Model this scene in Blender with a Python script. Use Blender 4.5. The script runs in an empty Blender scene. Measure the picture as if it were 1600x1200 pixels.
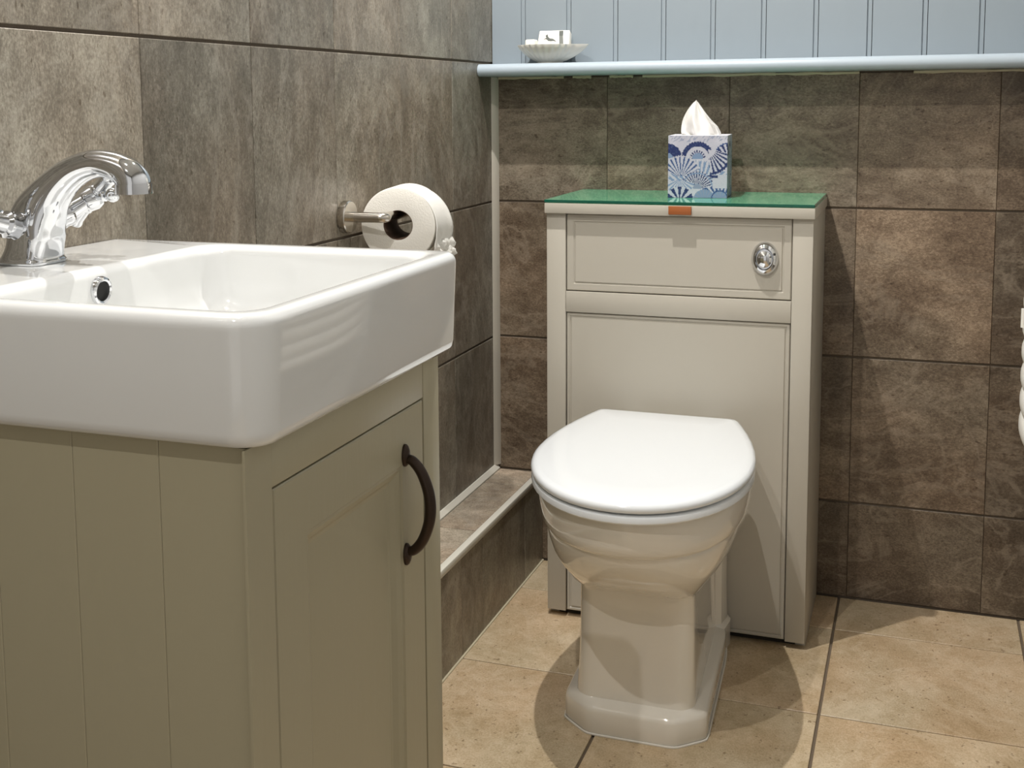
import bpy, bmesh, math, random
from mathutils import Vector, Matrix, noise
random.seed(7)
C = bpy.context.scene.collection
SC = bpy.context.scene
PI = math.pi

# ------------------------------------------------------------------ camera
def rotmat(yaw, pitch, roll):
    cy, sy, cp, sp = math.cos(yaw), math.sin(yaw), math.cos(pitch), math.sin(pitch)
    f = Vector((-sy*cp, cy*cp, sp)); r = Vector((cy, sy, 0)); u = r.cross(f)
    c, s = math.cos(roll), math.sin(roll)
    r2 = c*r + s*u; u2 = -s*r + c*u
    return Matrix((( r2.x, u2.x, -f.x), (r2.y, u2.y, -f.y), (r2.z, u2.z, -f.z)))
cam = bpy.data.cameras.new('camera'); camo = bpy.data.objects.new('camera', cam); C.objects.link(camo)
camo.matrix_world = Matrix.Translation((.8824, -2.5157, 1.0225)) @ rotmat(.3522, -.1136, -.0090).to_4x4()
cam.sensor_fit = 'HORIZONTAL'; cam.sensor_width = 36.0
cam.lens = 36.0*1901.74/1600; cam.shift_x = (800-744.35)/1600; cam.shift_y = (374.48-600)/1600
cam.clip_start = .02
SC.camera = camo

# ------------------------------------------------------------------ world, exposure, lights
w = bpy.data.worlds.new('world'); SC.world = w; w.use_nodes = True
w.node_tree.nodes['Background'].inputs[0].default_value = (1.0, .97, .92, 1)
w.node_tree.nodes['Background'].inputs[1].default_value = .45
SC.view_settings.view_transform = 'Standard'; SC.view_settings.look = 'None'
SC.view_settings.gamma = 1; SC.view_settings.use_curve_mapping = False
SC.view_settings.exposure = 0.0
CEIL = 2.3
SPOTS = [(.30, -.73, 98), (.27, -1.78, 50), (.33, -2.66, 37)]
FILL = 1.2
SPOT_COL = (1.0, .965, .925)

# ------------------------------------------------------------------ materials
MATS = {}
def mat(name, col, rough=.5, metal=0.0, spec=.5, coat=0.0, trans=0.0, ior=1.45, bump=None, emit=None, sss=0):
    if name in MATS: return MATS[name]
    m = bpy.data.materials.new(name); m.use_nodes = True
    nt = m.node_tree; b = nt.nodes['Principled BSDF']
    b.inputs['Base Color'].default_value = (*col, 1)
    b.inputs['Roughness'].default_value = rough
    b.inputs['Metallic'].default_value = metal
    b.inputs['Specular IOR Level'].default_value = spec
    b.inputs['Coat Weight'].default_value = coat
    b.inputs['Coat Roughness'].default_value = .04
    b.inputs['Transmission Weight'].default_value = trans
    b.inputs['IOR'].default_value = ior
    if sss:
        b.inputs['Subsurface Weight'].default_value = sss
        b.inputs['Subsurface Radius'].default_value = (.01, .01, .01)
        b.inputs['Subsurface Scale'].default_value = 1
    if emit:
        b.inputs['Emission Color'].default_value = (*emit[0], 1); b.inputs['Emission Strength'].default_value = emit[1]
    if bump:
        tc = nt.nodes.new('ShaderNodeTexCoord'); no = nt.nodes.new('ShaderNodeTexNoise'); bp = nt.nodes.new('ShaderNodeBump')
        mp = nt.nodes.new('ShaderNodeMapping'); mp.inputs['Scale'].default_value = bump[2] if len(bump) > 2 else (1, 1, 1)
        nt.links.new(tc.outputs['Object'], mp.inputs[0]); nt.links.new(mp.outputs[0], no.inputs['Vector'])
        no.inputs['Scale'].default_value = bump[0]; no.inputs['Detail'].default_value = 4
        bp.inputs['Strength'].default_value = bump[1]; bp.inputs['Distance'].default_value = .002
        nt.links.new(no.outputs['Fac'], bp.inputs['Height']); nt.links.new(bp.outputs[0], b.inputs['Normal'])
    MATS[name] = m
    return m

def stone(name, dark, mid, light, stretch, rough, sc=1.0, bumpS=.25):
    """stone-print tile: cloudy patches, veins and speckle, shifted per tile; the object's colour tints it"""
    m = bpy.data.materials.new(name); m.use_nodes = True; nt = m.node_tree; N = nt.nodes; L = nt.links
    b = N['Principled BSDF']
    tc = N.new('ShaderNodeTexCoord'); oi = N.new('ShaderNodeObjectInfo')
    mul = N.new('ShaderNodeMath'); mul.operation = 'MULTIPLY'; mul.inputs[1].default_value = 37.3
    L.new(oi.outputs['Random'], mul.inputs[0])
    mp = N.new('ShaderNodeMapping'); mp.inputs['Scale'].default_value = stretch
    L.new(tc.outputs['Object'], mp.inputs[0])
    ad = N.new('ShaderNodeVectorMath'); ad.operation = 'ADD'
    L.new(mp.outputs[0], ad.inputs[0]); L.new(mul.outputs[0], ad.inputs[1])
    def nz(scale, det, rgh, dist=0.0):
        n = N.new('ShaderNodeTexNoise'); n.inputs['Scale'].default_value = scale*sc; n.inputs['Detail'].default_value = det
        n.inputs['Roughness'].default_value = rgh; n.inputs['Distortion'].default_value = dist
        L.new(ad.outputs[0], n.inputs['Vector']); return n
    n1 = nz(7, 6, .65, .3); n2 = nz(34, 8, .75, .3); n3 = nz(330, 3, .8)
    def mix(a, bb, f):
        x = N.new('ShaderNodeMix'); x.data_type = 'FLOAT'; x.inputs[0].default_value = f
        L.new(a, x.inputs[2]); L.new(bb, x.inputs[3]); return x.outputs[0]
    fac = mix(mix(n1.outputs[0], n2.outputs[0], .45), n3.outputs[0], .36)
    cr = N.new('ShaderNodeValToRGB'); e = cr.color_ramp.elements
    e[0].position = .40; e[0].color = (*dark, 1); e[1].position = .61; e[1].color = (*light, 1)
    x = e.new(.5); x.color = (*mid, 1)
    L.new(fac, cr.inputs[0])
    # hue drift
    n4 = nz(4, 3, .5)
    hs = N.new('ShaderNodeMix'); hs.data_type = 'RGBA'; hs.blend_type = 'MULTIPLY'; hs.inputs[0].default_value = 1
    c2 = N.new('ShaderNodeValToRGB'); c2.color_ramp.elements[0].position = .38; c2.color_ramp.elements[0].color = (1.04, .985, .94, 1)
    c2.color_ramp.elements[1].position = .62; c2.color_ramp.elements[1].color = (.97, 1.0, 1.0, 1)
    L.new(n4.outputs[0], c2.inputs[0]); L.new(cr.outputs[0], hs.inputs[6]); L.new(c2.outputs[0], hs.inputs[7])
    t = N.new('ShaderNodeMix'); t.data_type = 'RGBA'; t.blend_type = 'MULTIPLY'; t.inputs[0].default_value = 1
    L.new(hs.outputs[2], t.inputs[6]); L.new(oi.outputs['Color'], t.inputs[7])
    n6 = nz(5, 5, .6, 1.6)
    c6 = N.new('ShaderNodeValToRGB'); ee = c6.color_ramp.elements
    ee[0].position = .465; ee[0].color = (0, 0, 0, 1); ee[1].position = .535; ee[1].color = (0, 0, 0, 1)
    x6 = ee.new(.5); x6.color = (1, 1, 1, 1)
    L.new(n6.outputs[0], c6.inputs[0])
    v6 = N.new('ShaderNodeMath'); v6.operation = 'MULTIPLY'; L.new(c6.outputs[0], v6.inputs[0]); L.new(n2.outputs[0], v6.inputs[1])
    v7 = N.new('ShaderNodeMath'); v7.operation = 'MULTIPLY'; v7.inputs[1].default_value = .55; L.new(v6.outputs[0], v7.inputs[0])
    tv = N.new('ShaderNodeMix'); tv.data_type = 'RGBA'; tv.inputs[7].default_value = (*light, 1)
    L.new(v7.outputs[0], tv.inputs[0]); L.new(t.outputs[2], tv.inputs[6]); t = tv
    # small dark pits
    n5 = nz(120, 2, .5)
    c3 = N.new('ShaderNodeValToRGB'); c3.color_ramp.elements[0].position = .27; c3.color_ramp.elements[0].color = (.55, .5, .45, 1)
    c3.color_ramp.elements[1].position = .34; c3.color_ramp.elements[1].color = (1, 1, 1, 1)
    L.new(n5.outputs[0], c3.inputs[0])
    t2 = N.new('ShaderNodeMix'); t2.data_type = 'RGBA'; t2.blend_type = 'MULTIPLY'; t2.inputs[0].default_value = 1
    L.new(t.outputs[2], t2.inputs[6]); L.new(c3.outputs[0], t2.inputs[7])
    L.new(t2.outputs[2], b.inputs['Base Color'])
    b.inputs['Roughness'].default_value = rough
    bp = N.new('ShaderNodeBump'); bp.inputs['Strength'].default_value = bumpS; bp.inputs['Distance'].default_value = .0015
    L.new(mix(n2.outputs[0], n3.outputs[0], .5), bp.inputs['Height']); L.new(bp.outputs[0], b.inputs['Normal'])
    return m

M_wallL = stone('wall_tile_stone', (.107, .091, .071), (.208, .185, .150), (.39, .36, .305), (1, 1, .6), .36)
M_wallB = stone('back_tile_stone', (.075, .052, .034), (.165, .127, .09), (.34, .28, .21), (.65, 1, 1), .36)
M_floor = stone('floor_tile_stone', (.38, .28, .16), (.51, .395, .255), (.66, .545, .39), (1, .8, 1), .34, 1.0, .12)
M_grout = mat('grout', (.12, .095, .07), .9, bump=(300, .4))
M_floorgrout = mat('floor_grout', (.15, .115, .08), .9, bump=(300, .4))
M_trim = mat('trim_white', (.70, .68, .60), .35)
M_corner = mat('corner_strip_shaded', (.42, .39, .33), .4)  # grey holds the shade that falls on the white strip
M_board = mat('board_blue', (.265, .31, .345), .42, bump=(60, .08, (1, 1, .1)))
M_shelf = mat('shelf_blue', (.42, .49, .55), .3, bump=(60, .05))
M_ceil = mat('ceiling_white', (.8, .8, .78), .8, bump=(200, .1))
M_plaster = mat('plaster', (.44, .45, .455), .8, bump=(150, .1))
M_unit = mat('painted_wood_taupe', (.48, .45, .385), .38, bump=(40, .05))
M_van = mat('painted_wood_sage', (.385, .35, .242), .38, bump=(90, .12, (1, 1, .15)))
M_gap = mat('gap_shade', (.03, .026, .02), .9)  # near-black, puts the shade of the cabinet gaps into the colour
M_cer = mat('ceramic_white', (.74, .75, .74), .08, spec=.5, coat=.6)
M_pan = mat('pan_ceramic', (.74, .70, .62), .08, spec=.5, coat=.6)
M_seat = mat('seat_white', (.79, .82, .84), .16, coat=.3)
M_chrome = mat('chrome', (.70, .71, .73), .045, 1.0)
M_nickel = mat('brushed_steel', (.62, .58, .52), .2, 1.0)
M_bronze = mat('dark_bronze', (.045, .03, .022), .35, .7)
M_hole = mat('dark_hole', (.01, .01, .01), .7)
M_paper = mat('paper_white', (.84, .82, .76), .9, bump=(400, .3), sss=.2)
M_tissue = mat('tissue_white', (.78, .77, .745), .85, sss=.3)
M_card = mat('cardboard_core', (.12, .075, .05), .9)
M_dish = mat('dish_glaze', (.62, .61, .56), .2, coat=.3)
M_pack = mat('soap_wrap', (.85, .83, .76), .5)
M_print = mat('print_grey', (.10, .11, .10), .6)
M_print2 = mat('print_midgrey', (.16, .17, .155), .6)
M_badge = mat('wood_badge', (.34, .105, .03), .45, bump=(80, .3, (.1, 1, 1)))
M_rad = mat('radiator_white', (.80, .79, .74), .3)
M_seal = mat('silicone_cream', (.55, .50, .36), .5)
M_caulk = mat('silicone_white', (.72, .69, .62), .4)
M_lamp = mat('lamp_glow', (1, 1, 1), .5, emit=((1, .93, .83), 12))

def glassmat():
    m = bpy.data.materials.new('green_glass'); m.use_nodes = True; b = m.node_tree.nodes['Principled BSDF']
    b.inputs['Base Color'].default_value = (.24, .80, .50, 1)
    b.inputs['Roughness'].default_value = .04; b.inputs['Transmission Weight'].default_value = .55; b.inputs['IOR'].default_value = 1.5
    return m
M_glass = glassmat()
M_glassedge = mat('glass_edge', (.01, .10, .065), .12, trans=.2)

# ------------------------------------------------------------------ mesh helpers
def obj(name, bm, m, parent=None, smooth=True, loc=None):
    me = bpy.data.meshes.new(name)
    bmesh.ops.recalc_face_normals(bm, faces=bm.faces)
    bm.to_mesh(me); bm.free()
    for k in (m if isinstance(m, (list, tuple)) else [m]): me.materials.append(k)
    if smooth:
        me.shade_smooth()
        try: me.set_sharp_from_angle(angle=math.radians(38))
        except Exception: pass
    o = bpy.data.objects.new(name, me); C.objects.link(o)
    if parent: o.parent = parent
    if loc: o.location = loc
    return o
def thing(name, label, cat, loc=(0, 0, 0), group=None):
    o = bpy.data.objects.new(name, None); C.objects.link(o); o.location = loc; o.empty_display_size = .05
    o['label'] = label; o['category'] = cat
    if group: o['group'] = group
    return o
def tag(o, label, cat, group=None):
    o['label'] = label; o['category'] = cat
    if group: o['group'] = group
    return o
def struct(name, bm, m, label, cat='structure'):
    o = obj(name, bm, m); o['kind'] = 'structure'; o['label'] = label; o['category'] = cat; return o
def off(parent, o):
    """child built in world coordinates: move it under a parent that stands somewhere else"""
    o.parent = parent; o.matrix_parent_inverse = Matrix.Translation(parent.location).inverted(); return o

def box(bm, x0, x1, y0, y1, z0, z1, bev=0, seg=2, mi=0):
    v = [bm.verts.new(p) for p in ((x0,y0,z0),(x1,y0,z0),(x1,y1,z0),(x0,y1,z0),(x0,y0,z1),(x1,y0,z1),(x1,y1,z1),(x0,y1,z1))]
    fs = [bm.faces.new([v[i] for i in q]) for q in ((3,2,1,0),(4,5,6,7),(0,1,5,4),(1,2,6,5),(2,3,7,6),(3,0,4,7))]
    for f in fs: f.material_index = mi
    if bev:
        es = list({e for f in fs for e in f.edges})
        bmesh.ops.bevel(bm, geom=es, offset=bev, segments=seg, affect='EDGES', profile=.5, clamp_overlap=True)
    return bm
def B(*a, **k): return box(bmesh.new(), *a, **k)

def loft(bm, rings, cap0=True, cap1=True, mi=0, closed=True):
    R = [[bm.verts.new(p) for p in r] for r in rings]
    n = len(R[0])
    for a, b in zip(R, R[1:]):
        for i in range(n if closed else n-1):
            j = (i+1) % n
            f = bm.faces.new((a[i], a[j], b[j], b[i])); f.material_index = mi
    for c, r in ((cap0, R[0]), (cap1, R[-1])):
        if c: f = bm.faces.new(r); f.material_index = mi
    return bm
def tube(bm, pts, rs, n=16, caps=True, mi=0, flat=None):
    """flat: (direction, factor) squashes the section"""
    pts = [Vector(p) for p in pts]
    if not isinstance(rs, (list, tuple)): rs = [rs]*len(pts)
    T = [(pts[min(i+1, len(pts)-1)]-pts[max(i-1, 0)]).normalized() for i in range(len(pts))]
    up = Vector((0, 0, 1)) if abs(T[0].z) < .9 else Vector((0, 1, 0))
    a = (up - up.dot(T[0])*T[0]).normalized(); rings = []
    for p, t, r in zip(pts, T, rs):
        a = (a - a.dot(t)*t).normalized(); b = t.cross(a)
        r1, r2 = r if isinstance(r, (tuple, list)) else (r, r)
        rings.append([p + a*math.cos(2*PI*k/n)*r1 + b*math.sin(2*PI*k/n)*r2 for k in range(n)])
    return loft(bm, rings, caps, caps, mi)
def lathe(bm, prof, c, axis, n=32, cap0=True, cap1=True, mi=0):
    ax = Vector(axis).normalized(); c = Vector(c)
    a = ax.orthogonal().normalized(); b = ax.cross(a)
    return loft(bm, [[c + ax*h + (a*math.cos(2*PI*k/n)+b*math.sin(2*PI*k/n))*r for k in range(n)] for r, h in prof], cap0, cap1, mi)
def catmull(P, k=6):
    P = [Vector(p) for p in P]; out = []
    for i in range(len(P)-1):
        p0, p1, p2, p3 = P[max(i-1, 0)], P[i], P[i+1], P[min(i+2, len(P)-1)]
        for j in range(k):
            t = j/k
            out.append(.5*((2*p1)+(-p0+p2)*t+(2*p0-5*p1+4*p2-p3)*t*t+(-p0+3*p1-3*p2+p3)*t**3))
    out.append(P[-1]); return out
def rrect(x0, x1, y0, y1, r, z, n=8):
    """rounded rectangle ring; r = (r at x0y0, x1y0, x1y1, x0y1)"""
    if not isinstance(r, (tuple, list)): r = (r,)*4
    out = []
    for (cx, cy, a0, rr) in ((x0, y0, PI, r[0]), (x1, y0, 1.5*PI, r[1]), (x1, y1, 0, r[2]), (x0, y1, .5*PI, r[3])):
        sx = 1 if cx == x0 else -1; sy = 1 if cy == y0 else -1
        for k in range(n+1):
            a = a0 + .5*PI*k/n
            out.append((cx+sx*rr+math.cos(a)*rr, cy+sy*rr+math.sin(a)*rr, z))
    return out

def tiles(parent, plane, us, vs, m, depth, tints=None, gap=.0016, vgap=.002, bev=.0012):
    """separate tile objects on a wall or floor; plane 'x' (u=y,v=z), 'y' (u=x,v=z), 'z' (u=x,v=y); depth = (back, front)"""
    cache = {}
    for j in range(len(vs)-1):
        for i in range(len(us)-1):
            u0, u1, v0, v1 = us[i]+gap/2, us[i+1]-gap/2, vs[j]+vgap/2, vs[j+1]-vgap/2
            key = (round(u1-u0, 4), round(v1-v0, 4))
            if key not in cache:
                hu, hv = (u1-u0)/2, (v1-v0)/2; d0, d1 = depth
                bm = bmesh.new()
                if plane == 'x': box(bm, d0, d1, -hu, hu, -hv, hv, bev, 1)
                elif plane == 'y': box(bm, -hu, hu, d0, d1, -hv, hv, bev, 1)
                else: box(bm, -hu, hu, -hv, hv, d0, d1, bev, 1)
                o = obj('tile', bm, m, parent, smooth=False); cache[key] = o.data
            else:
                o = bpy.data.objects.new('tile', cache[key]); C.objects.link(o); o.parent = parent
            cu, cv = (u0+u1)/2, (v0+v1)/2
            o.location = {'x': (0, cu, cv), 'y': (cu, 0, cv), 'z': (cu, cv, 0)}[plane]
            t = tints(i, j) if tints else 1.0
            if not isinstance(t, tuple): t = (t, t, t)
            o.color = (*t, 1)

# ------------------------------------------------------------------ setting
XR, YF = 1.16, -3.3
g = .006      # tile face stands this far in front of the backing
floor = struct('floor', B(-.1, XR+.1, YF-.1, .1, -.1, -.004), M_floorgrout, 'beige stone tiled floor with narrow dark joints')
fx = [.071-.338, .071, .409, .747, 1.085, 1.085+.338]; fx[0] = .001; fx[-1] = XR-.001
fx = [.001, .071, .409, .747, 1.085, XR-.001]
fy = [-.001, -.163, -.512, -.861, -1.208, -1.555, -1.90, -2.25, -2.60, -2.95, YF+.001][::-1]
random.seed(5)
tiles(floor, 'z', fx, fy, M_floor, (-.01, 0), lambda i, j: random.uniform(.93, 1.05), gap=.005, vgap=.0035, bev=.001)

ceiling = struct('ceiling', B(-.1, XR+.1, YF-.1, .1, CEIL, CEIL+.1), M_ceil, 'plain white ceiling with recessed downlights')

wl = struct('wall_left', B(-.1, -g+.003, YF, 0, -.003, CEIL), M_grout, 'left wall of taupe stone-effect tiles')
vy = [-.0008]+[-.247-.2566*k for k in range(12)]; vy = [y for y in vy if y > YF]+[YF+.001]; vy = vy[::-1]
vz = [.203+.3*k for k in range(7)]+[CEIL-.001]; vz = [.001]+vz
lt = {}
def tintL(i, j):
    k = len(vy)-2-i          # 0 = next to the corner
    base = {0: .86, 1: .97, 2: 1.05, 3: .84, 4: .80, 5: 1.06, 6: .92}.get(k, 1)
    if j >= 4: base = {0: 1.0, 1: 1.08, 2: 1.08, 3: .98, 4: .98, 5: 1.1}.get(k, 1)
    if j <= 2: base *= .92
    return (base, base*.985, base*.96)
tiles(wl, 'x', vy, vz, M_wallL, (-g, 0), tintL, gap=.0012, vgap=.0045, bev=.0008)

wb = struct('wall_back', B(-.1, XR+.1, g-.003, .1, -.003, CEIL), M_grout, 'back wall, tiled below the shelf and boarded above it')
bx = [.0008, .2541, .509, .7611, 1.0163, XR-.001]
bz = [.001, .2028, .5042, .8039, 1.0726]
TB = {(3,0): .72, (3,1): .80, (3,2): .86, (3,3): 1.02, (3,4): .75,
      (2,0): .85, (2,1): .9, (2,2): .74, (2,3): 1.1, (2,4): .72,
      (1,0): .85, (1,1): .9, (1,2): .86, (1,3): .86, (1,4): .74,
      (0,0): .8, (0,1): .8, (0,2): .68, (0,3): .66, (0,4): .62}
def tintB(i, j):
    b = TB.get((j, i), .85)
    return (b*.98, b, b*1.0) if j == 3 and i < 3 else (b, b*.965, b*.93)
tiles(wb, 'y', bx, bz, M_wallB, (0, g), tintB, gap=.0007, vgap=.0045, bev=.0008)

# tongue and groove boards above the shelf, each with a bead along its right edge
jx = [.0008, .0765]+[.0765+.1007*k for k in range(1, 11)]+[XR-.001]
cache = {}
for i in range(len(jx)-1):
    x0, x1 = jx[i]+.0005, jx[i+1]-.0005; wd = round(x1-x0, 4)
    if wd not in cache:
        h = wd/2; f = -.008; pr = [(-h, g), (-h, -.0035+0), (-h+.0002, f), (h-.0095, f), (h-.0088, f+.003), (h-.0076, f+.003), (h-.0068, f), (h-.0002, f), (h, f+.0004), (h, g)]
        if wd < .03: pr = [(-h, g), (-h, f), (h, f), (h, g)]
        bm = bmesh.new(); loft(bm, [[(px, py, z) for px, py in pr] for z in (1.098, CEIL-.002)])
        o = obj('board', bm, M_board, wb, smooth=False); cache[wd] = o.data
    else:
        o = bpy.data.objects.new('board', cache[wd]); C.objects.link(o); o.parent = wb
    o.location = ((x0+x1)/2, 0, 0)

struct('wall_right', B(XR, XR+.1, YF, .1, -.003, CEIL), M_plaster, 'plain painted right wall behind the towel rail')
# front wall behind the viewer, with a doorway opening added to admit fill light
bm = bmesh.new(); box(bm, -.1, .2, YF-.1, YF, -.003, CEIL); box(bm, 1.04, XR+.1, YF-.1, YF, -.003, CEIL); box(bm, .2, 1.04, YF-.1, YF, 2.02, CEIL)
struct('wall_front', bm, M_plaster, 'wall behind the viewer with a doorway opening added for fill light')

# white corner strip between the tiled walls, greyed to carry the shelf's shade
bm = bmesh.new()
loft(bm, [[(.0005, -.0005, z), (.0005, -.016, z), (.004, -.0145, z), (.0105, -.006, z), (.0125, -.0005, z)] for z in (.212, 1.0725)])
struct('trim_1', bm, M_corner, 'narrow white strip in the tiled corner')

# ------------------------------------------------------------------ boxing along the left wall
BW, BZ = .11, .202
bxg = struct('pipe_boxing', B(.001, BW-g+.002, -1.33, -.001, 0, BZ-g+.002), M_grout, 'low tiled boxing along the left wall with white edge trims', 'boxing')
tiles(bxg, 'z', [.011, BW-.0135], [-1.329, -.961, -.661, -.397, -.108, -.0025], M_wallL, (BZ-g, BZ-.0005), lambda i, j: (1.6, 1.5, 1.42), gap=.001, vgap=.003, bev=.0006)  # ledge tint raised: light falling on the top is in the colour
for o in list(bxg.children): pass
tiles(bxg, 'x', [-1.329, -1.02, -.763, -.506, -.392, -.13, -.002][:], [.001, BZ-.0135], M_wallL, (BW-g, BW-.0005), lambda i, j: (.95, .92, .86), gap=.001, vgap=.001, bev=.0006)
bm = bmesh.new(); box(bm, BW-.0125, BW+.0015, -1.329, -.002, BZ-.0125, BZ+.0015, .002, 2)
obj('edge_trim', bm, M_trim, bxg)
bm = bmesh.new(); loft(bm, [[(.0008, y, BZ-.003), (.0105, y, BZ-.003), (.0105, y, BZ+.0015), (.0035, y, BZ+.010), (.0008, y, BZ+.010)] for y in (-1.329, -.002)])
obj('wall_trim', bm, M_trim, bxg)
bm = bmesh.new(); tube(bm, [(BW+.001, -1.329, .001), (BW+.001, -.003, .001)], .0022, 8)
obj('sealant_bead', bm, M_seal, bxg)

# ------------------------------------------------------------------ shelf
SZ0, SZ1, SY = 1.073, 1.0985, -.1027
prof = [(g, SZ0), (-.0, SZ0)]+[(SY+.012+math.cos(a)*.0127, (SZ0+SZ1)/2+math.sin(a)*.01275) for a in [PI*1.5-PI*k/12 for k in range(13)]]+[(g, SZ1)]
bm = bmesh.new(); loft(bm, [[(x, y, z+dz) for y, z in prof] for x, dz in ((.0006, 0), (.5, .0005), (XR-.0006, .001))])
sh = obj('shelf', bm, M_shelf); tag(sh, 'pale blue painted shelf with rounded front edge along the back wall', 'shelf')
bm = bmesh.new(); random.seed(3)
for a, b in ((.014, .16), (.18, .22), (.26, .31), (.33, .60), (.60, .76), (.86, 1.14)):
    pts = [(a+(b-a)*k/8, -.004+random.uniform(-.001, .001), 1.0712+random.uniform(-.0012, .0005)) for k in range(9)]
    tube(bm, pts, [.0028+random.uniform(-.0008, .0012) for _ in pts], 6)
obj('sealant_strip', bm, M_seal, sh)

# ------------------------------------------------------------------ WC cistern unit
UX0, UX1, UY, UZ = .2030, .7030, -.2760, .8270
un = thing('cistern_unit', 'taupe painted cistern cabinet behind the toilet', 'cabinet', ((UX0+UX1)/2, UY/2, 0))
def U(name, bm, m, par=None, **k): return off(un, obj(name, bm, m, **k)) if par is None else obj_child(name, bm, m, par, **k)
def obj_child(name, bm, m, par, **k):
    o = obj(name, bm, m, **k); o.parent = par; return o
SL, SRt = .2415, .6660
U('side_panel', B(UX0+.001, UX0+.019, UY+.02, -.002, 0, .8065, .001), M_unit)
U('side_panel', B(UX1-.019, UX1-.001, UY+.02, -.002, 0, .8065, .001), M_unit)
U('stile', B(UX0+.001, SL, UY, UY+.02, .012, .8065, .0012), M_unit)
U('stile', B(SRt, UX1-.001, UY, UY+.02, .012, .8065, .0012), M_unit)
U('rail', B(SL+.0006, SRt-.0006, UY, UY+.02, .6155, .6560, .0012), M_unit)
U('gap_backing', B(UX0+.02, UX1-.02, UY+.021, UY+.028, .0, .805), M_gap)  # added dark sheet behind the front, gives the panel gaps their shade
U('top_board', B(UX0-.0005, UX1+.002, UY-.010, -.001, .8070, UZ, .0012), M_unit)
def framed_panel(bm, x0, x1, z0, z1, yf, yb, ins, dep, edge=.0016):
    """panel facing -y: flat margin, routed line, slightly raised field"""
    def ring(i, y): return [(x0+i, y, z0+i), (x1-i, y, z0+i), (x1-i, y, z1-i), (x0+i, y, z1-i)]
    return loft(bm, [ring(0, yb), ring(0, yf+edge), ring(edge, yf), ring(ins, yf), ring(ins+.0015, yf+dep), ring(ins+.003, yf+dep), ring(ins+.0045, yf-.0002)])
fp = U('flush_panel', framed_panel(bmesh.new(), SL+.0016, SRt-.0016, .6578, .8052, UY+.0035, UY+.02, .013, .002), M_unit, smooth=False)
U('lower_panel', framed_panel(bmesh.new(), SL+.0016, SRt-.0016, .014, .6138, UY+.0035, UY+.02, .005, .002), M_unit, smooth=False)
# oval push button
bm = bmesh.new(); c = (.6175, UY+.003, .7325)
def oval(bm, prof, sx, sz, n=40):
    return loft(bm, [[(c[0]+math.cos(2*PI*k/n)*r*sx, c[1]-h, c[2]+math.sin(2*PI*k/n)*r*sz) for k in range(n)] for r, h in prof])
oval(bm, [(1.03, 0), (1.03, .002), (.98, .006), (.86, .010), (.74, .0125), (.68, .013), (.64, .0105), (.60, .0095), (.001, .0095)], .0238, .0300)
fb = obj_child('flush_button', bm, M_chrome, fp)
bm = bmesh.new(); oval(bm, [(.57, .0095), (.57, .0135), (.5, .0155), (.25, .0175), (.01, .0178)], .0238, .0265)
U('button_push', bm, M_chrome)
U('badge', B(.4430, .4850, UY-.0155, UY-.0098, .8105, .8260, .0007), M_badge)['label'] = 'small brown wooden badge'

gb = B(UX0-.001, UX1+.001, UY-.010, -.0015, UZ+.0008, UZ+.0062, .0007, 1); gb.normal_update()
for f in gb.faces: f.material_index = 0 if abs(f.normal.z) > .9 else 1
gl = obj('glass_top', gb, [M_glass, M_glassedge], smooth=False)
tag(gl, 'green glass sheet lying on top of the cistern cabinet', 'glass sheet')
GZ = UZ+.0062
gl['label'] = 'green glass sheet lying on top of the cistern cabinet'

# ------------------------------------------------------------------ toilet
TX, TY = .4490, -.314
def shx(y): return .052*(TY-y)           # centre line drifts as it comes forward
toilet = thing('toilet', 'white back-to-wall toilet with closed D-shaped lid', 'toilet', (TX, -.47, 0))
def T(name, bm, m, **k): return off(toilet, obj(name, bm, m, **k))
def dshape(s, z, hw=.1815, yb=-.314, ym=-.585, yf=-.847, bw=.134, rb=.012, n=64):
    """D outline: straight back edge, gently bulging sides, elliptical front. s = inset"""
    hw -= s; yf += s; yb -= s; bw -= s*.9
    right = []
    right += [(0, yb), (bw*.5, yb), (bw-rb, yb), (bw-rb*.35, yb-rb*.25), (bw, yb-rb*.9)]
    for t in (.15, .32, .5, .68, .85):
        y = yb-rb + (ym-yb+rb)*t; right.append((bw+(hw-bw)*math.sin(t*PI/2)**.95, y))
    for k in range(0, 17):
        a = PI/2*k/16; right.append((hw*math.cos(a)**.97 if k < 16 else 0, ym-(ym-yf)*math.sin(a)))
    left = [(-x, y) for x, y in right[1:-1]][::-1]
    return [(TX+x+shx(y), y, z) for x, y in right+left]
# lid
bm = bmesh.new()
loft(bm, [dshape(.010, .4265), dshape(.003, .4272), dshape(.0005, .430), dshape(0, .4335), dshape(.0015, .438), dshape(.006, .4412), dshape(.014, .4425)]+[[(TX+.012+(x-TX-.012)*q, -.56+(y+.56)*q, zz) for x, y, _ in dshape(.014, .4425)] for q, zz in ((.75, .4431), (.4, .4435), (.05, .4436))])
T('lid', bm, M_seat)
bm = bmesh.new()
loft(bm, [dshape(.012, .4095), dshape(.004, .4098), dshape(.001, .4125), dshape(.0005, .4165), dshape(.002, .4205), dshape(.006, .4228), dshape(.014, .4232)])
T('seat', bm, M_seat)
for s in (-1, 1):
    bm = bmesh.new(); tube(bm, [(TX+s*.075-.02, -.303, .424), (TX+s*.075+.02, -.303, .424)], .009, 12)
    T('hinge', bm, M_chrome)
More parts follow.
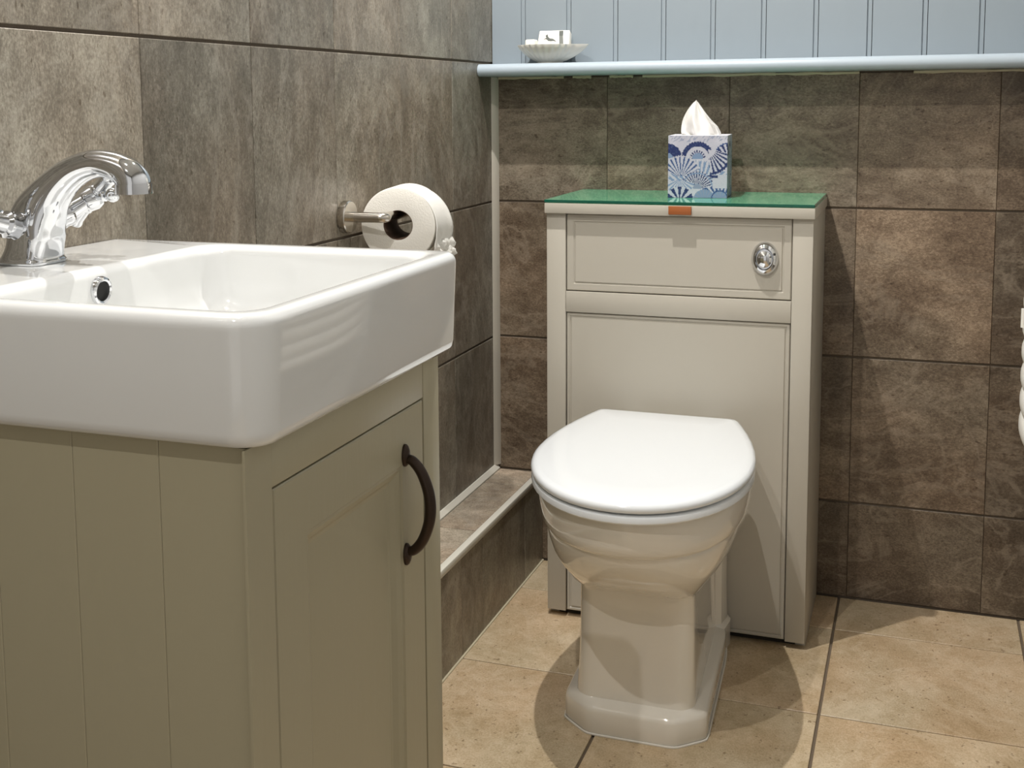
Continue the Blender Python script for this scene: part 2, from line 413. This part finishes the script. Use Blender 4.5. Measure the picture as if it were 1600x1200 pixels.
# pan body: rings run as polar shapes from rim to foot; e = exponent of the front, ch = chamfered front corners
def pring(hw, yb, yf, z, nf=2.0, ch=0, nb=7.0, n=128, ym=-.48):
    out = []
    for k in range(n):
        a = 2*PI*k/n; c_, s_ = math.cos(a), math.sin(a)
        if s_ <= 0:
            e = nf; ly = ym-yf; rr = (abs(c_)**e+abs(s_)**e)**(-1/e)
            if ch: rr = (rr**-70+(ch/(.66*abs(c_)+1.34*abs(s_)))**-70)**(-1/70)
        else: e = nb; ly = yb-ym; rr = (abs(c_)**e+abs(s_)**e)**(-1/e)
        x, y = c_*rr*hw, ym+s_*rr*ly
        if s_ > 0 and z > .24: x *= 1-.30*min(1, (z-.24)/.08)*s_*rr
        out.append((TX+x+shx(y), y, z))
    return out
bm = bmesh.new()
YB = -.285
rings = [
 (.090, YB, -.680, .0, 16, 1.74), (.1165, YB, -.697, .0, 16, 1.74), (.1185, YB, -.699, .005, 16, 1.74), (.1185, YB, -.699, .0375, 16, 1.74), (.1172, YB, -.6976, .0425, 16, 1.74), (.1135, YB, -.6935, .0465, 16, 1.74), (.1010, YB, -.6780, .0495, 16, 1.885), (.0985, YB, -.6735, .0515, 16, 1.88), (.0965, YB, -.669, .10, 14, 1.885), (.0950, YB, -.667, .15, 14, 1.885), (.0945, YB, -.667, .20, 13, 1.885), (.0945, YB, -.668, .2285, 12, 1.885), (.0965, YB, -.672, .2365, 10, 1.87),
 (.107, YB, -.698, .2485, 5, 1.78), (.120, YB, -.727, .263, 3.2, 0), (.134, YB, -.757, .281, 2.7, 0), (.146, YB, -.779, .301, 2.45, 0), (.154, YB, -.795, .322, 2.3, 0), (.159, YB, -.805, .338, 2.2, 0), (.160, YB, -.8065, .344, 2.15, 0),
 (.1640, YB, -.8130, .347, 2.1, 0), (.1685, YB, -.8200, .353, 2.05, 0), (.1720, YB, -.8245, .366, 2, 0), (.1740, YB, -.8275, .385, 2, 0), (.1745, YB, -.8285, .400, 2, 0), (.173, YB, -.8270, .4075, 2, 0), (.165, YB, -.820, .409, 2, 0)]
loft(bm, [pring(h, yb, yf, z, nf, ch, ym=(-.56 if z > .24 else -.48)) for h, yb, yf, z, nf, ch in rings])
T('pan', bm, M_pan)
# wider upright flange against the cabinet on each side, with its foot
bm = bmesh.new()
for s in (-1, 1):
    def fl(z, w, y0): return [(TX+shx(-.3)+s*x, y, z) for x, y in ((.05, -.2785), (w, -.2785), (w+.001, -.292), (w-.004, y0+.008), (w-.014, y0), (.05, y0))]
    loft(bm, [fl(.0, .118, -.345), fl(.045, .118, -.345), fl(.052, .112, -.335), fl(.12, .110, -.325), (fl(.26, .110, -.325)), fl(.32, .110, -.325), fl(.352, .112, -.33), fl(.40, .112, -.33)])
T('flange', bm, M_pan)
# bead of sealant round the foot
bm = bmesh.new(); pts = pring(.1192, -.279, -.700, .0015, 16, 1.74); tube(bm, pts+[pts[0]], .0020, 6)
T('sealant_bead', bm, M_caulk)

# ------------------------------------------------------------------ vanity cabinet
VX, VN, VF, VT = .4060, -1.7334, -1.3394, .7610
van = thing('vanity_cabinet', 'sage taupe vanity cabinet with panelled door under the basin', 'cabinet', (.2, -1.536, 0))
def V(name, bm, m, **k): return off(van, obj(name, bm, m, **k))
gx = [.0015, .080, .161, .2420, .3245, VX-.0032]
for a, b in zip(gx, gx[1:]):
    pr = [(a+.0001, VN+.012), (a+.0001, VN+.0064), (a+.0010, VN+.0057), (b-.0010, VN+.0057), (b-.0001, VN+.0064), (b-.0001, VN+.012)]
    bm = bmesh.new(); loft(bm, [[(x, y, z) for x, y in pr] for z in (.0, VT-.001)])
    V('side_board', bm, M_van, smooth=False)
V('side_lining', B(.0015, VX-.022, VN+.0125, VN+.019, .0, VT-.001), M_van)
V('side_panel', B(.0015, VX-.022, VF-.018, VF, .0, VT-.001, .001), M_van)
V('stile', box(B(VX-.0022, VX, VN, VN+.0395, 0, VT-.001), VX-.0185, VX-.0024, VN+.0135, VN+.0390, 0, VT-.001), M_van)
V('stile', B(VX-.0185, VX, VF-.0425, VF, 0, VT-.001, .0014), M_van)
V('rail', B(VX-.0185, VX-.0003, VN+.0400, VF-.0430, .7190, VT-.001, .001), M_van)
V('rail', B(VX-.0185, VX-.0003, VN+.0400, VF-.0430, 0, .07, .001), M_van)
V('gap_backing', B(VX-.030, VX-.022, VN+.02, VF-.02, .0, VT-.002), M_gap)  # added dark sheet that shades the gaps round the door
y0, y1, z0, z1 = VN+.0414, VF-.0456, .0720, .7172
bm = bmesh.new()
def dr(i, x): return [(x, y0+i, z0+i), (x, y1-i, z0+i), (x, y1-i, z1-i), (x, y0+i, z1-i)]
loft(bm, [dr(0, VX-.018), dr(0, VX-.0012), dr(.0012, VX), dr(.053, VX), dr(.0545, VX-.0018), dr(.0575, VX-.0018), dr(.063, VX-.0045), dr(.068, VX-.0085), dr(.072, VX-.0095)])
door = V('door', bm, M_van, smooth=False)
bm = bmesh.new(); hy = -1.4335; hz0, hz1 = .5725, .6705
for z, s in ((hz1, 1), (hz0, -1)):
    loft(bm, [[(VX+h, hy+math.cos(2*PI*k/20)*.0065*r, z+s*.002+math.sin(2*PI*k/20)*.0115*r) for k in range(20)] for r, h in ((1, .0002), (1, .0022), (.85, .004), (.5, .0055))])
P = catmull([(VX+.002, hy, hz1-.002), (VX+.009, hy, hz1-.003), (VX+.0185, hy, hz1-.014), (VX+.0255, hy, hz1-.032), (VX+.0275, hy, (hz0+hz1)/2), (VX+.0255, hy, hz0+.032), (VX+.0185, hy, hz0+.014), (VX+.009, hy, hz0+.003), (VX+.002, hy, hz0+.002)], 6)
tube(bm, P, [.0046+.0013*math.sin(PI*i/(len(P)-1)) for i in range(len(P))], 12)
h = obj('handle', bm, M_bronze); h.parent = door; h['label'] = 'dark bronze bow handle'

# ------------------------------------------------------------------ basin
SXm, SN, SF, ST, SB = .4285, -1.7445, -1.3250, .8660, .7615
basin = thing('basin', 'white rectangular ceramic basin on the vanity cabinet', 'basin', (.2, -1.5375, VT))
def S(name, bm, m, **k): return off(basin, obj(name, bm, m, **k))
bm = bmesh.new(); rc = .034
def outer(i, z, t=0): return rrect(.0012, SXm-i, SN+i, SF-i, (.004, max(rc-i, .004), max(.022-i, .004), .004), z)
IX0, IX1, IY0, IY1 = .1320, .4100, -1.7250, -1.3480
def inner(i, z, r): return rrect(IX0+i, IX1-i, IY0+i, IY1-i, (r, r, r, r), z)
RO_, RI_ = .010, .011
rings = [outer(.05, SB), outer(.0135, SB), outer(.0085, SB+.0012), outer(.0050, SB+.0055), outer(.0036, SB+.012), outer(.0015, SB+.06), outer(0, ST-.013)]
rings += [outer(RO_*(1-math.cos(a)), ST-RO_*(1-math.sin(a))) for a in [PI/2*k/7 for k in range(8)]]
rings += [inner(RI_*math.sin(a)-.004, ST-RI_*(1-math.cos(a)), .026+.004*k/7) for k, a in [(k, PI/2*k/7) for k in range(8)]]
rings += [inner(.0085, ST-.035, .031), inner(.011, ST-.055, .033), inner(.017, ST-.070, .036), inner(.027, ST-.079, .042), inner(.042, ST-.084, .05), inner(.07, ST-.087, .05), inner(.11, ST-.0885, .02)]
loft(bm, rings)
bas = S('bowl', bm, M_cer)
oy, oz, ox = -1.5500, .8435, IX0+.0085
bm = bmesh.new(); lathe(bm, [(.0142, -.003), (.0145, .001), (.0135, .0032), (.0115, .0042), (.0098, .0032), (.0092, .0), (.0092, -.003)], (ox, oy, oz), (1, 0, -.08), 32, False, False)
S('overflow_ring', bm, M_chrome)
bm = bmesh.new(); lathe(bm, [(.0001, .0006), (.0094, .0006), (.0094, -.002)], (ox, oy, oz), (1, 0, -.08), 24)
S('overflow_hole', bm, M_hole)
bm = bmesh.new(); lathe(bm, [(.022, 0), (.022, .002), (.018, .0035), (.001, .004)], ((IX0+IX1)/2-.01, oy, ST-.0885), (0, 0, 1), 28)
S('waste', bm, M_chrome)

# ------------------------------------------------------------------ tap
tap = thing('basin_tap', 'chrome basin mixer tap with swan spout and crosshead handles', 'tap', (.062, -1.54, ST))
def K(name, bm, m, par=None, **k):
    o = obj(name, bm, m, **k); o.parent = par or tap; o.matrix_parent_inverse = Matrix.Translation(-tap.location); return o
TYc = -1.5395
bm = bmesh.new()
# square-waisted skirt rising into a broad neck that thins and bends over to the outlet
def sq(cx, cz, hx, hy_, e, ang, n=40):
    out = []; ca, sa = math.cos(math.radians(ang)), math.sin(math.radians(ang))
    for k in range(n):
        a = 2*PI*k/n+PI/4; c_, s_ = math.cos(a), math.sin(a); rr = (abs(c_)**e+abs(s_)**e)**(-1/e)
        x, y = c_*rr*hx, s_*rr*hy_
        out.append((cx+x*ca, TYc-y, cz+x*sa))
    return out
prof = [(.0520, ST+.0004, .0255, .026, 6, 180), (.0520, ST+.0030, .0260, .0265, 6, 180), (.0530, ST+.0070, .0245, .0245, 5, 180), (.056, ST+.0150, .0240, .0235, 4, 180), (.0590, ST+.026, .0245, .0235, 3.4, 178), (.0605, ST+.0375, .0250, .0235, 3, 176),
        (.0625, ST+.0480, .0262, .0225, 2.7, 172), (.0690, ST+.0610, .0250, .0205, 2.4, 168), (.0840, ST+.0760, .0204, .0185, 2.2, 158), (.1020, ST+.0890, .0176, .0172, 2, 146), (.1200, ST+.0968, .0152, .0165, 2, 128), (.1380, ST+.1000, .0138, .016, 2, 104),
        (.1545, ST+.0975, .0138, .016, 2, 76), (.1665, ST+.0925, .0148, .016, 2, 50), (.1735, ST+.0865, .0163, .0165, 2, 24), (.1757, ST+.0815, .0168, .0168, 2, 5), (.1758, ST+.0800, .0168, .0168, 2, 0)]
loft(bm, [sq(*p) for p in catmull(prof, 4)])
K('spout', bm, M_chrome)
bm = bmesh.new(); lathe(bm, [(.0178, .0), (.0180, -.0035), (.0180, -.0095), (.0150, -.0098), (.0140, -.004), (.001, -.004)], (.1758, TYc, ST+.0810), (0, 0, 1), 32)
K('aerator', bm, M_chrome)
def fat_arm(bm, hub, d):
    lathe(bm, [(.0075, 0), (.0078, .010), (.0092, .012), (.0092, .0135), (.0080, .015), (.0088, .028), (.0102, .031), (.0102, .034), (.0080, .0355), (.0060, .0335), (.0005, .0330)], hub, d, 20)
def ball_arm(bm, hub, d, L=.036):
    lathe(bm, [(.0050, .004), (.0042, .016), (.0056, .0225), (.0056, .0240), (.0040, .0255)], hub, d, 16)
    lathe(bm, [(.0005, L-.0075)]+[(.0075*math.sin(PI*k/8), L-.0075*math.cos(PI*k/8)) for k in range(1, 8)]+[(.0005, L+.0075)], hub, d, 16)
for hub, a0, D1, D2 in ((Vector((.0900, -1.4920, .9280)), Vector((.066, TYc+.012, .9050)), Vector((.72, 0, .69)), Vector((.93, -.30, .12))),
                        (Vector((.0440, -1.5960, .9150)), Vector((.052, TYc-.012, .9020)), Vector((.35, -.93, .05)), Vector((-.25, .1, .96)))):
    ax = (hub-a0).normalized(); Ln = (hub-a0).length
    bm = bmesh.new()
    lathe(bm, [(.0145, 0), (.0125, Ln*.28), (.0135, Ln*.34), (.0135, Ln*.44), (.0100, Ln*.50), (.0090, Ln*.75), (.0105, Ln)], a0, ax, 24)
    K('valve_body', bm, M_chrome)
    bm = bmesh.new()
    lathe(bm, [(.006, -.0125), (.0115, -.009), (.0135, 0), (.0125, .006), (.0095, .010), (.0005, .0125)], hub, ax, 24)
    D1.normalize(); D2.normalize()
    fat_arm(bm, hub, D1); fat_arm(bm, hub, -D1); ball_arm(bm, hub, D2); ball_arm(bm, hub, -D2)
    K('cross_handle', bm, M_chrome)

# ------------------------------------------------------------------ toilet roll holder and roll
hy0, hz0 = -.7400, .8370
rh = thing('roll_holder', 'brushed steel toilet roll arm on a round wall plate', 'roll holder', (0, hy0, hz0))
bm = bmesh.new(); lathe(bm, [(.0255, .0006), (.0265, .002), (.0265, .012), (.025, .0135), (.001, .0137)], (0, hy0, hz0), (1, 0, 0), 36)
off(rh, obj('wall_plate', bm, M_nickel))
bx_ = .073
bm = bmesh.new(); P = [(.012, hy0, hz0), (bx_-.010, hy0, hz0)]+[(bx_-.010+.010*math.sin(a), hy0+.010-.010*math.cos(a), hz0) for a in [PI/2*k/6 for k in range(1, 7)]]+[(bx_-.010, hy0+.137, hz0)]
tube(bm, P, .0085, 18)
lathe(bm, [(.0085, 0), (.0095, .002), (.0095, .006), (.006, .008)], (bx_-.010, hy0+.135, hz0), (0, 1, 0), 18)
off(rh, obj('arm', bm, M_nickel))
RO, RI, ry0, ry1 = .0620, .0235, -.708, -.610
rcz = hz0-.0148; rcx = bx_-.0005
roll = thing('toilet_roll', 'white toilet roll hanging on the steel arm with torn loose end', 'toilet roll', (rcx, (ry0+ry1)/2, rcz))
bm = bmesh.new()
lathe(bm, [(RI+.001, 0), (RO-.0025, 0), (RO-.0005, .0012), (RO, .004), (RO, ry1-ry0-.004), (RO-.0025, ry1-ry0), (RI+.001, ry1-ry0), (RI+.001, 0)], (rcx, ry0, rcz), (0, 1, 0), 64, False, False)
off(roll, obj('paper', bm, M_paper))
bm = bmesh.new(); lathe(bm, [(RI, .0004), (RI+.0012, .0002), (RI+.0012, ry1-ry0), (RI, ry1-ry0), (RI, .0004)], (rcx, ry0, rcz), (0, 1, 0), 40, False, False)
off(roll, obj('core', bm, M_card))
# loose end: crumpled sheet hanging off the far lower right of the roll
bm = bmesh.new(); random.seed(11); nu, nv = 18, 22; grid = []
for j in range(nv+1):
    row = []; t = j/nv
    for i in range(nu+1):
        u = i/nu; y = ry0+.001+(ry1-ry0-.002)*u+.012*t*u
        if t < .45: a = .9-1.35*t/.45; r = RO-.0008+.0062*t; x, z = rcx+r*math.cos(a), rcz+r*math.sin(a)
        else:
            s = (t-.45)/.55; x, z = rcx+(RO+.002)*math.cos(-.45)+.004*s-.020*s*s, rcz+(RO+.002)*math.sin(-.45)-.036*s
        amp = .0115*max(0, t-.25)/.75
        q = noise.noise(Vector((u*5, t*4, 3.1)))+.5*noise.noise(Vector((u*13, t*10, 9)))
        x += max(q*amp*1.5+amp*.5, 0) + (u**3)*.024*t; z += amp*.5*noise.noise(Vector((u*9, t*9, 20)))
        if j == nv: z += random.uniform(-.004, .003)
        row.append(bm.verts.new((x, y+amp*.8*noise.noise(Vector((u*6, t*7, 40))), z)))
    grid.append(row)
for j in range(nv):
    for i in range(nu): bm.faces.new((grid[j][i], grid[j][i+1], grid[j+1][i+1], grid[j+1][i]))
roll.rotation_euler = (0, 0, math.radians(11))
o = off(roll, obj('loose_sheet', bm, M_paper)); sm = o.modifiers.new('t', 'SOLIDIFY'); sm.thickness = .0006; sm.offset = 1

# ------------------------------------------------------------------ soap dish and soaps
dc = Vector((.1400, -.055, SZ1+.0004))
def shell_ring(s, z, rib, n=120):
    out = []
    for k in range(n):
        a = 2*PI*k/n
        # rounded fan with a drawn-out point on the right (the shell's hinge)
        pt = math.exp(-(min(a, 2*PI-a)/.34)**2)
        rx = (.062+.026*pt)*(1+rib*.028*math.cos(26*a)*(1-pt)); ry = .050*(1+rib*.028*math.cos(26*a)*(1-pt))
        out.append((dc.x+math.cos(a)*rx*s+.001*(1-s), dc.y+math.sin(a)*ry*s*(1-.25*pt), z+dc.z))
    return out
bm = bmesh.new()
loft(bm, [shell_ring(.30, 0, 0), shell_ring(.36, .0, .1), shell_ring(.37, .0025, .2), shell_ring(.46, .0050, .5), shell_ring(.64, .0120, .9), shell_ring(.81, .0208, 1), shell_ring(.935, .0300, 1.1), shell_ring(1.0, .0365, 1.2), shell_ring(1.0, .0378, 1.2),
          shell_ring(.96, .0360, 1.1), shell_ring(.90, .0305, 1), shell_ring(.77, .0222, 1), shell_ring(.58, .0142, .9), shell_ring(.45, .0085, .5), shell_ring(.2, .0075, 0)])
dish = obj('soap_dish', bm, M_dish); tag(dish, 'ribbed shell-shaped dish standing on the blue shelf', 'dish')
dish['label'] = 'pale ribbed shell-shaped dish on the left end of the shelf'
# wrapped soap: leaning block with printed band and a little emblem
sp = thing('wrapped_soap', 'larger white wrapped soap with grey band and dark emblem in the shell dish', 'soap', (.150, -.055, dc.z+.009))
rot = Matrix.Rotation(math.radians(-24), 4, 'X')
def Sp(name, bm, m):
    bmesh.ops.transform(bm, matrix=rot @ Matrix.Diagonal((1.1, 1.1, 1.12, 1)), verts=bm.verts)
    o = obj(name, bm, m); o.parent = sp; return o
bm = bmesh.new(); loft(bm, [[(-.030+a, -.008, z), (.030+a+b, -.008, z), (.030+a+b, .009, z), (-.030+a, .009, z)] for a, b, z in ((-.001, .004, .009), (.0, .0, .055))])
bmesh.ops.bevel(bm, geom=list(bm.edges), offset=.0022, segments=3, affect='EDGES', profile=.5)
Sp('wrapper', bm, M_pack)
bm = bmesh.new(); loft(bm, [[(x, -.0084, z), (x+w_, -.0084, z), (x+w_, -.0081, z), (x, -.0081, z)] for x, w_, z in ((.0150, .0085, .0095), (.0100, .0075, .048))])
Sp('printed_band', bm, M_print2)
bm = bmesh.new(); loft(bm, [[(x, -.0086, z), (x+w_, -.0086, z), (x+w_, -.0081, z), (x, -.0081, z)] for x, w_, z in ((.0107, .0078, .043), (.0098, .0082, .0530))])
Sp('band_seal', bm, M_print)
EMS = 1.35
em = [(-.013, .0425), (-.010, .0445), (-.0085, .0405), (-.006, .0382), (-.001, .0375), (.0045, .0330), (-.0005, .0345), (-.004, .0340), (-.008, .0345), (-.0115, .0375), (-.0150, .0368), (-.0112, .0395)]
bm = bmesh.new(); loft(bm, [[(x, y, z) for x, z in [(-.003+(a+.003)*EMS, .0385+(b-.0385)*EMS) for a, b in em]] for y in (-.0086, -.0081)])
Sp('emblem', bm, M_print)
s2 = obj('wrapped_soap', B(-.011, .011, -.012, .012, 0, .030, .0035, 3), M_pack, loc=(.1060, -.058, dc.z+.0195))
tag(s2, 'smaller plain white wrapped soap at the left of the shell dish', 'soap')

# ------------------------------------------------------------------ tissue box
BXW, BXH = .1120, .1190
tb = thing('tissue_box', 'cube tissue box printed with blue and white shells on the glass', 'tissue box', (.4730, -.1820+.056, GZ+.0004)); tb.rotation_euler = (0, 0, math.radians(4))
WHT, NAV, MID, PAL, GRY = (.60, .58, .68), (.008, .024, .13), (.03, .08, .25), (.22, .31, .50), (.28, .32, .46)
def lerp(a, b, t): return tuple(a[i]+(b[i]-a[i])*t for i in range(3))
def paint(u, v, seed=0):
    """shell print: u across, v down, 0..1"""
    col = WHT
    n = noise.noise(Vector((u*6, v*6, seed))); col = lerp(col, (.72, .70, .80), max(0, n))
    if v < .1 and noise.noise(Vector((u*30+v*30, (u-v)*9, 2+seed))) > .25: col = lerp(col, GRY, .7)
    def fan(cx, cy, r, a0, a1, ribs, c1, c2, band=None, inner=0, duty=0):
        dx, dy = u-cx, cy-v; d = math.hypot(dx, dy); a = math.degrees(math.atan2(dy, dx)) % 360
        if not (a0 <= a <= a1) or d > r*(1+.02*math.cos(math.radians(a)*ribs*2)) or d < inner: return None
        if band:
            for b0, b1, bc in band:
                if b0 <= d/r <= b1: return bc
        return c1 if math.sin(math.radians(a)*ribs) > duty else c2
    L = [
     fan(.52, 1.02, .62, 35, 150, 44, WHT, PAL, None, .2, 0),
     fan(.90, 1.10, .40, 60, 180, 26, WHT, MID, [(.92, 1.0, MID)], 0, .1),
     fan(.50, .37, .275, 0, 180, 18, WHT, NAV, [(.72, 1.01, NAV), (.50, .72, WHT), (0, .34, PAL)]),
     fan(.0, .36, .23, 0, 90, 8, NAV, NAV, [(.0, .35, PAL)]),
     fan(1.02, .36, .25, 80, 180, 16, NAV, WHT, [(.93, 1.01, MID)]),
     fan(.22, .68, .36, 25, 155, 26, WHT, MID, [(0, .10, PAL), (.95, 1.0, WHT)], 0, -.35),
     fan(.68, .22, .42, 275, 350, 30, WHT, NAV, [(.90, 1.0, NAV), (0, .30, WHT)], 0, -.1),
     fan(.50, .86, .29, 10, 170, 34, WHT, NAV, [(.86, .93, PAL), (0, .3, GRY)], 0, -.1),
     fan(.20, .70, .26, 195, 345, 22, WHT, PAL, [(0, .12, PAL)], 0, -.2),
     fan(.20, 1.06, .24, 10, 170, 11, WHT, NAV, [(0, .2, NAV)], 0, 0),
     fan(.62, 1.05, .19, 10, 170, 18, PAL, GRY, None, 0, 0),
     fan(.88, 1.02, .15, 0, 180, 12, PAL, GRY, [(.85, 1.0, MID)], 0, 0)]
    for c_ in L:
        if c_: col = c_
    if u > .76 and .62 < v < .84: col = WHT
    if .68 < u < .84 and .635 < v < .675 and (v-.635) < (u-.66)*.5: col = NAV
    k = noise.noise(Vector((u*40, v*40, 5+seed)))
    return lerp(col, (.3, .38, .55), max(0, k)*.35)
bm = bmesh.new(); cl = bm.loops.layers.color.new('print')
def face_grid(org, du, dv, nu, nv, seed):
    vs = [[bm.verts.new(org+du*(i/nu)+dv*(j/nv)) for i in range(nu+1)] for j in range(nv+1)]
    for j in range(nv):
        for i in range(nu):
            f = bm.faces.new((vs[j][i], vs[j][i+1], vs[j+1][i+1], vs[j+1][i]))
            u, v = (i+.5)/nu, 1-(j+.5)/nv
            c_ = tuple(q*.76 for q in paint(u, v, seed))
            c_ = tuple(12.92*x if x <= .0031308 else 1.055*x**(1/2.4)-.055 for x in c_)
            for l in f.loops: l[cl] = (*c_, 1)
h = BXW/2
face_grid(Vector((-h, -h, 0)), Vector((BXW, 0, 0)), Vector((0, 0, BXH)), 90, 96, 0)
face_grid(Vector((h, -h, 0)), Vector((0, BXW, 0)), Vector((0, 0, BXH)), 50, 50, 3)
face_grid(Vector((-h, h, 0)), Vector((0, -BXW, 0)), Vector((0, 0, BXH)), 50, 50, 6)
face_grid(Vector((h, h, 0)), Vector((-BXW, 0, 0)), Vector((0, 0, BXH)), 20, 20, 9)
bmesh.ops.remove_doubles(bm, verts=bm.verts, dist=1e-5)
# top with an oval slot, bottom
N_ = 32
ot = []; it = []
for k in range(N_):
    a = 2*PI*k/N_; c_, s_ = math.cos(a), math.sin(a); q = max(abs(c_), abs(s_))
    ot.append(bm.verts.new((c_/q*h, s_/q*h, BXH))); it.append(bm.verts.new((c_*.038, s_*.024, BXH)))
for k in range(N_):
    j = (k+1) % N_; f = bm.faces.new((ot[k], ot[j], it[j], it[k]))
    for l in f.loops: l[cl] = (.9, .9, .93, 1)
f = bm.faces.new([bm.verts.new(p) for p in ((-h, h, 0), (h, h, 0), (h, -h, 0), (-h, -h, 0))])
for l in f.loops: l[cl] = (.9, .9, .93, 1)
mp_ = bpy.data.materials.new('shell_print'); mp_.use_nodes = True
at = mp_.node_tree.nodes.new('ShaderNodeVertexColor'); at.layer_name = 'print'
mp_.node_tree.links.new(at.outputs[0], mp_.node_tree.nodes['Principled BSDF'].inputs['Base Color'])
mp_.node_tree.nodes['Principled BSDF'].inputs['Roughness'].default_value = .45
obj('carton', bm, mp_, tb, smooth=False)
# the tissue pulled up: two folded lobes
bm = bmesh.new(); nh, na = 26, 64; rings = []
for j in range(nh+1):
    t = j/nh; z = BXH-.012+t*.080
    lx = -.037+.0275*max(0, (t-.25)/.75)**2.2
    rx = .046-.040*t if t < .36 else .0316-.0400*((t-.36)/.64)**.85
    if t < .2: s = t/.2; lx = -.022+(lx+.022)*s; rx = .035+(rx-.035)*s
    c0 = (lx+rx)/2; hw = max((rx-lx)/2, .0005)*(1 if t < .93 else math.sqrt(max(0, (1-t)/.07))); dp = .018*(1-t**2)+.0015
    r = []
    for k in range(na):
        a = 2*PI*k/na; c_, s_ = math.cos(a), math.sin(a)
        fold = .34*math.sin(4*a+2.6*t+1)+.20*math.sin(9*a-4*t)
        r.append((c0+c_*hw*(1+.05*fold), -.004+s_*dp*(1+1.8*fold*(1-.3*t)), z+.002*math.sin(7*a)*(1-t)))
    rings.append(r)
loft(bm, rings)
off_t = obj('tissue', bm, M_tissue, tb)

# ------------------------------------------------------------------ towel radiator on the right wall
RY0, RY1, RXc, RXa = -.760, -.200, 1.103, 1.049
rad = thing('towel_radiator', 'white ladder towel radiator with bowed bars on the right wall', 'radiator', (RXc, (RY0+RY1)/2, .47))
for y in (RY0, RY1):
    bm = bmesh.new(); tube(bm, [(RXc, y, .455), (RXc, y, 1.42)], .0150, 16)
    lathe(bm, [(.015, 0), (.011, .003), (.002, .004)], (RXc, y, 1.42), (0, 0, 1), 16)
    off(rad, obj('upright', bm, M_rad))
zs = [.5010+.0395*k for k in range(8)]+[.90+.0395*k for k in range(6)]+[1.20+.0395*k for k in range(5)]
first = None
for z in zs:
    if first is None:
        P = []
        for k in range(21):
            u = k/20; P.append((RXc-(RXc-RXa)*math.sin(PI*u)**.8, RY0+(RY1-RY0)*u, 0))
        bm = bmesh.new(); tube(bm, P, [(.0185, .0125)]*21, 14)
        first = obj('bar', bm, M_rad); o = first
    else:
        o = first.copy(); C.objects.link(o)
    o.parent = rad; o.location = (-rad.location.x, -rad.location.y, z-rad.location.z)
for y in (RY0+.03, RY1-.03):
    for z in (.62, 1.30):
        bm = bmesh.new(); lathe(bm, [(.009, 0), (.009, XR-RXc-.004), (.018, XR-RXc-.004), (.018, XR-RXc-.0005)], (RXc, y, z), (1, 0, 0), 16)
        off(rad, obj('bracket', bm, M_rad))
bm = bmesh.new(); tube(bm, [(1.0335, -.515, .701), (1.0335, -.515, .672)], .0042, 10); tube(bm, [(1.0335, -.515, .686), (1.05, -.515, .686)], .003, 8)
off(rad, obj('towel_peg', bm, M_rad))
for y in (RY0, RY1):
    bm = bmesh.new(); lathe(bm, [(.010, 0), (.013, .006), (.013, .03), (.017, .032), (.017, .05), (.010, .052)], (RXc, y, .455), (0, 0, -1), 20)
    tube(bm, [(RXc, y, .43), (RXc, y, .012)], .0075, 12)
    off(rad, obj('valve', bm, M_chrome))

# ------------------------------------------------------------------ ceiling downlights
for i, (x, y, p) in enumerate(SPOTS):
    where = ('over the toilet', 'over the basin', 'nearest the doorway')[i]
    t = thing('ceiling_light', 'round white recessed ceiling downlight '+where, 'downlight', (x, y, CEIL))
    bm = bmesh.new(); lathe(bm, [(.030, -.0005), (.030, -.004), (.043, -.0035), (.045, -.0005)], (0, 0, 0), (0, 0, 1), 32, False, False)
    obj('bezel', bm, M_trim, t)
    bm = bmesh.new(); lathe(bm, [(.001, -.001), (.029, -.001)], (0, 0, 0), (0, 0, 1), 24, True, False)
    obj('lamp_lens', bm, M_lamp, t)
    ld = bpy.data.lights.new('downlight', 'SPOT'); ld.energy = p; ld.color = SPOT_COL; ld.shadow_soft_size = .010
    ld.spot_size = math.radians(150); ld.spot_blend = .55
    lo = bpy.data.objects.new('downlight', ld); C.objects.link(lo); lo.location = (x, y, CEIL-.012)
# added fill lamp, unseen, shining in through the doorway opening
ad = bpy.data.lights.new('fill_light', 'AREA'); ad.shape = 'RECTANGLE'; ad.size = .8; ad.size_y = 1.9; ad.energy = FILL; ad.color = (1.0, .97, .93)
ao = bpy.data.objects.new('fill_light', ad); C.objects.link(ao); ao.location = (.62, YF-.15, 1.0); ao.rotation_euler = (PI/2, 0, 0)
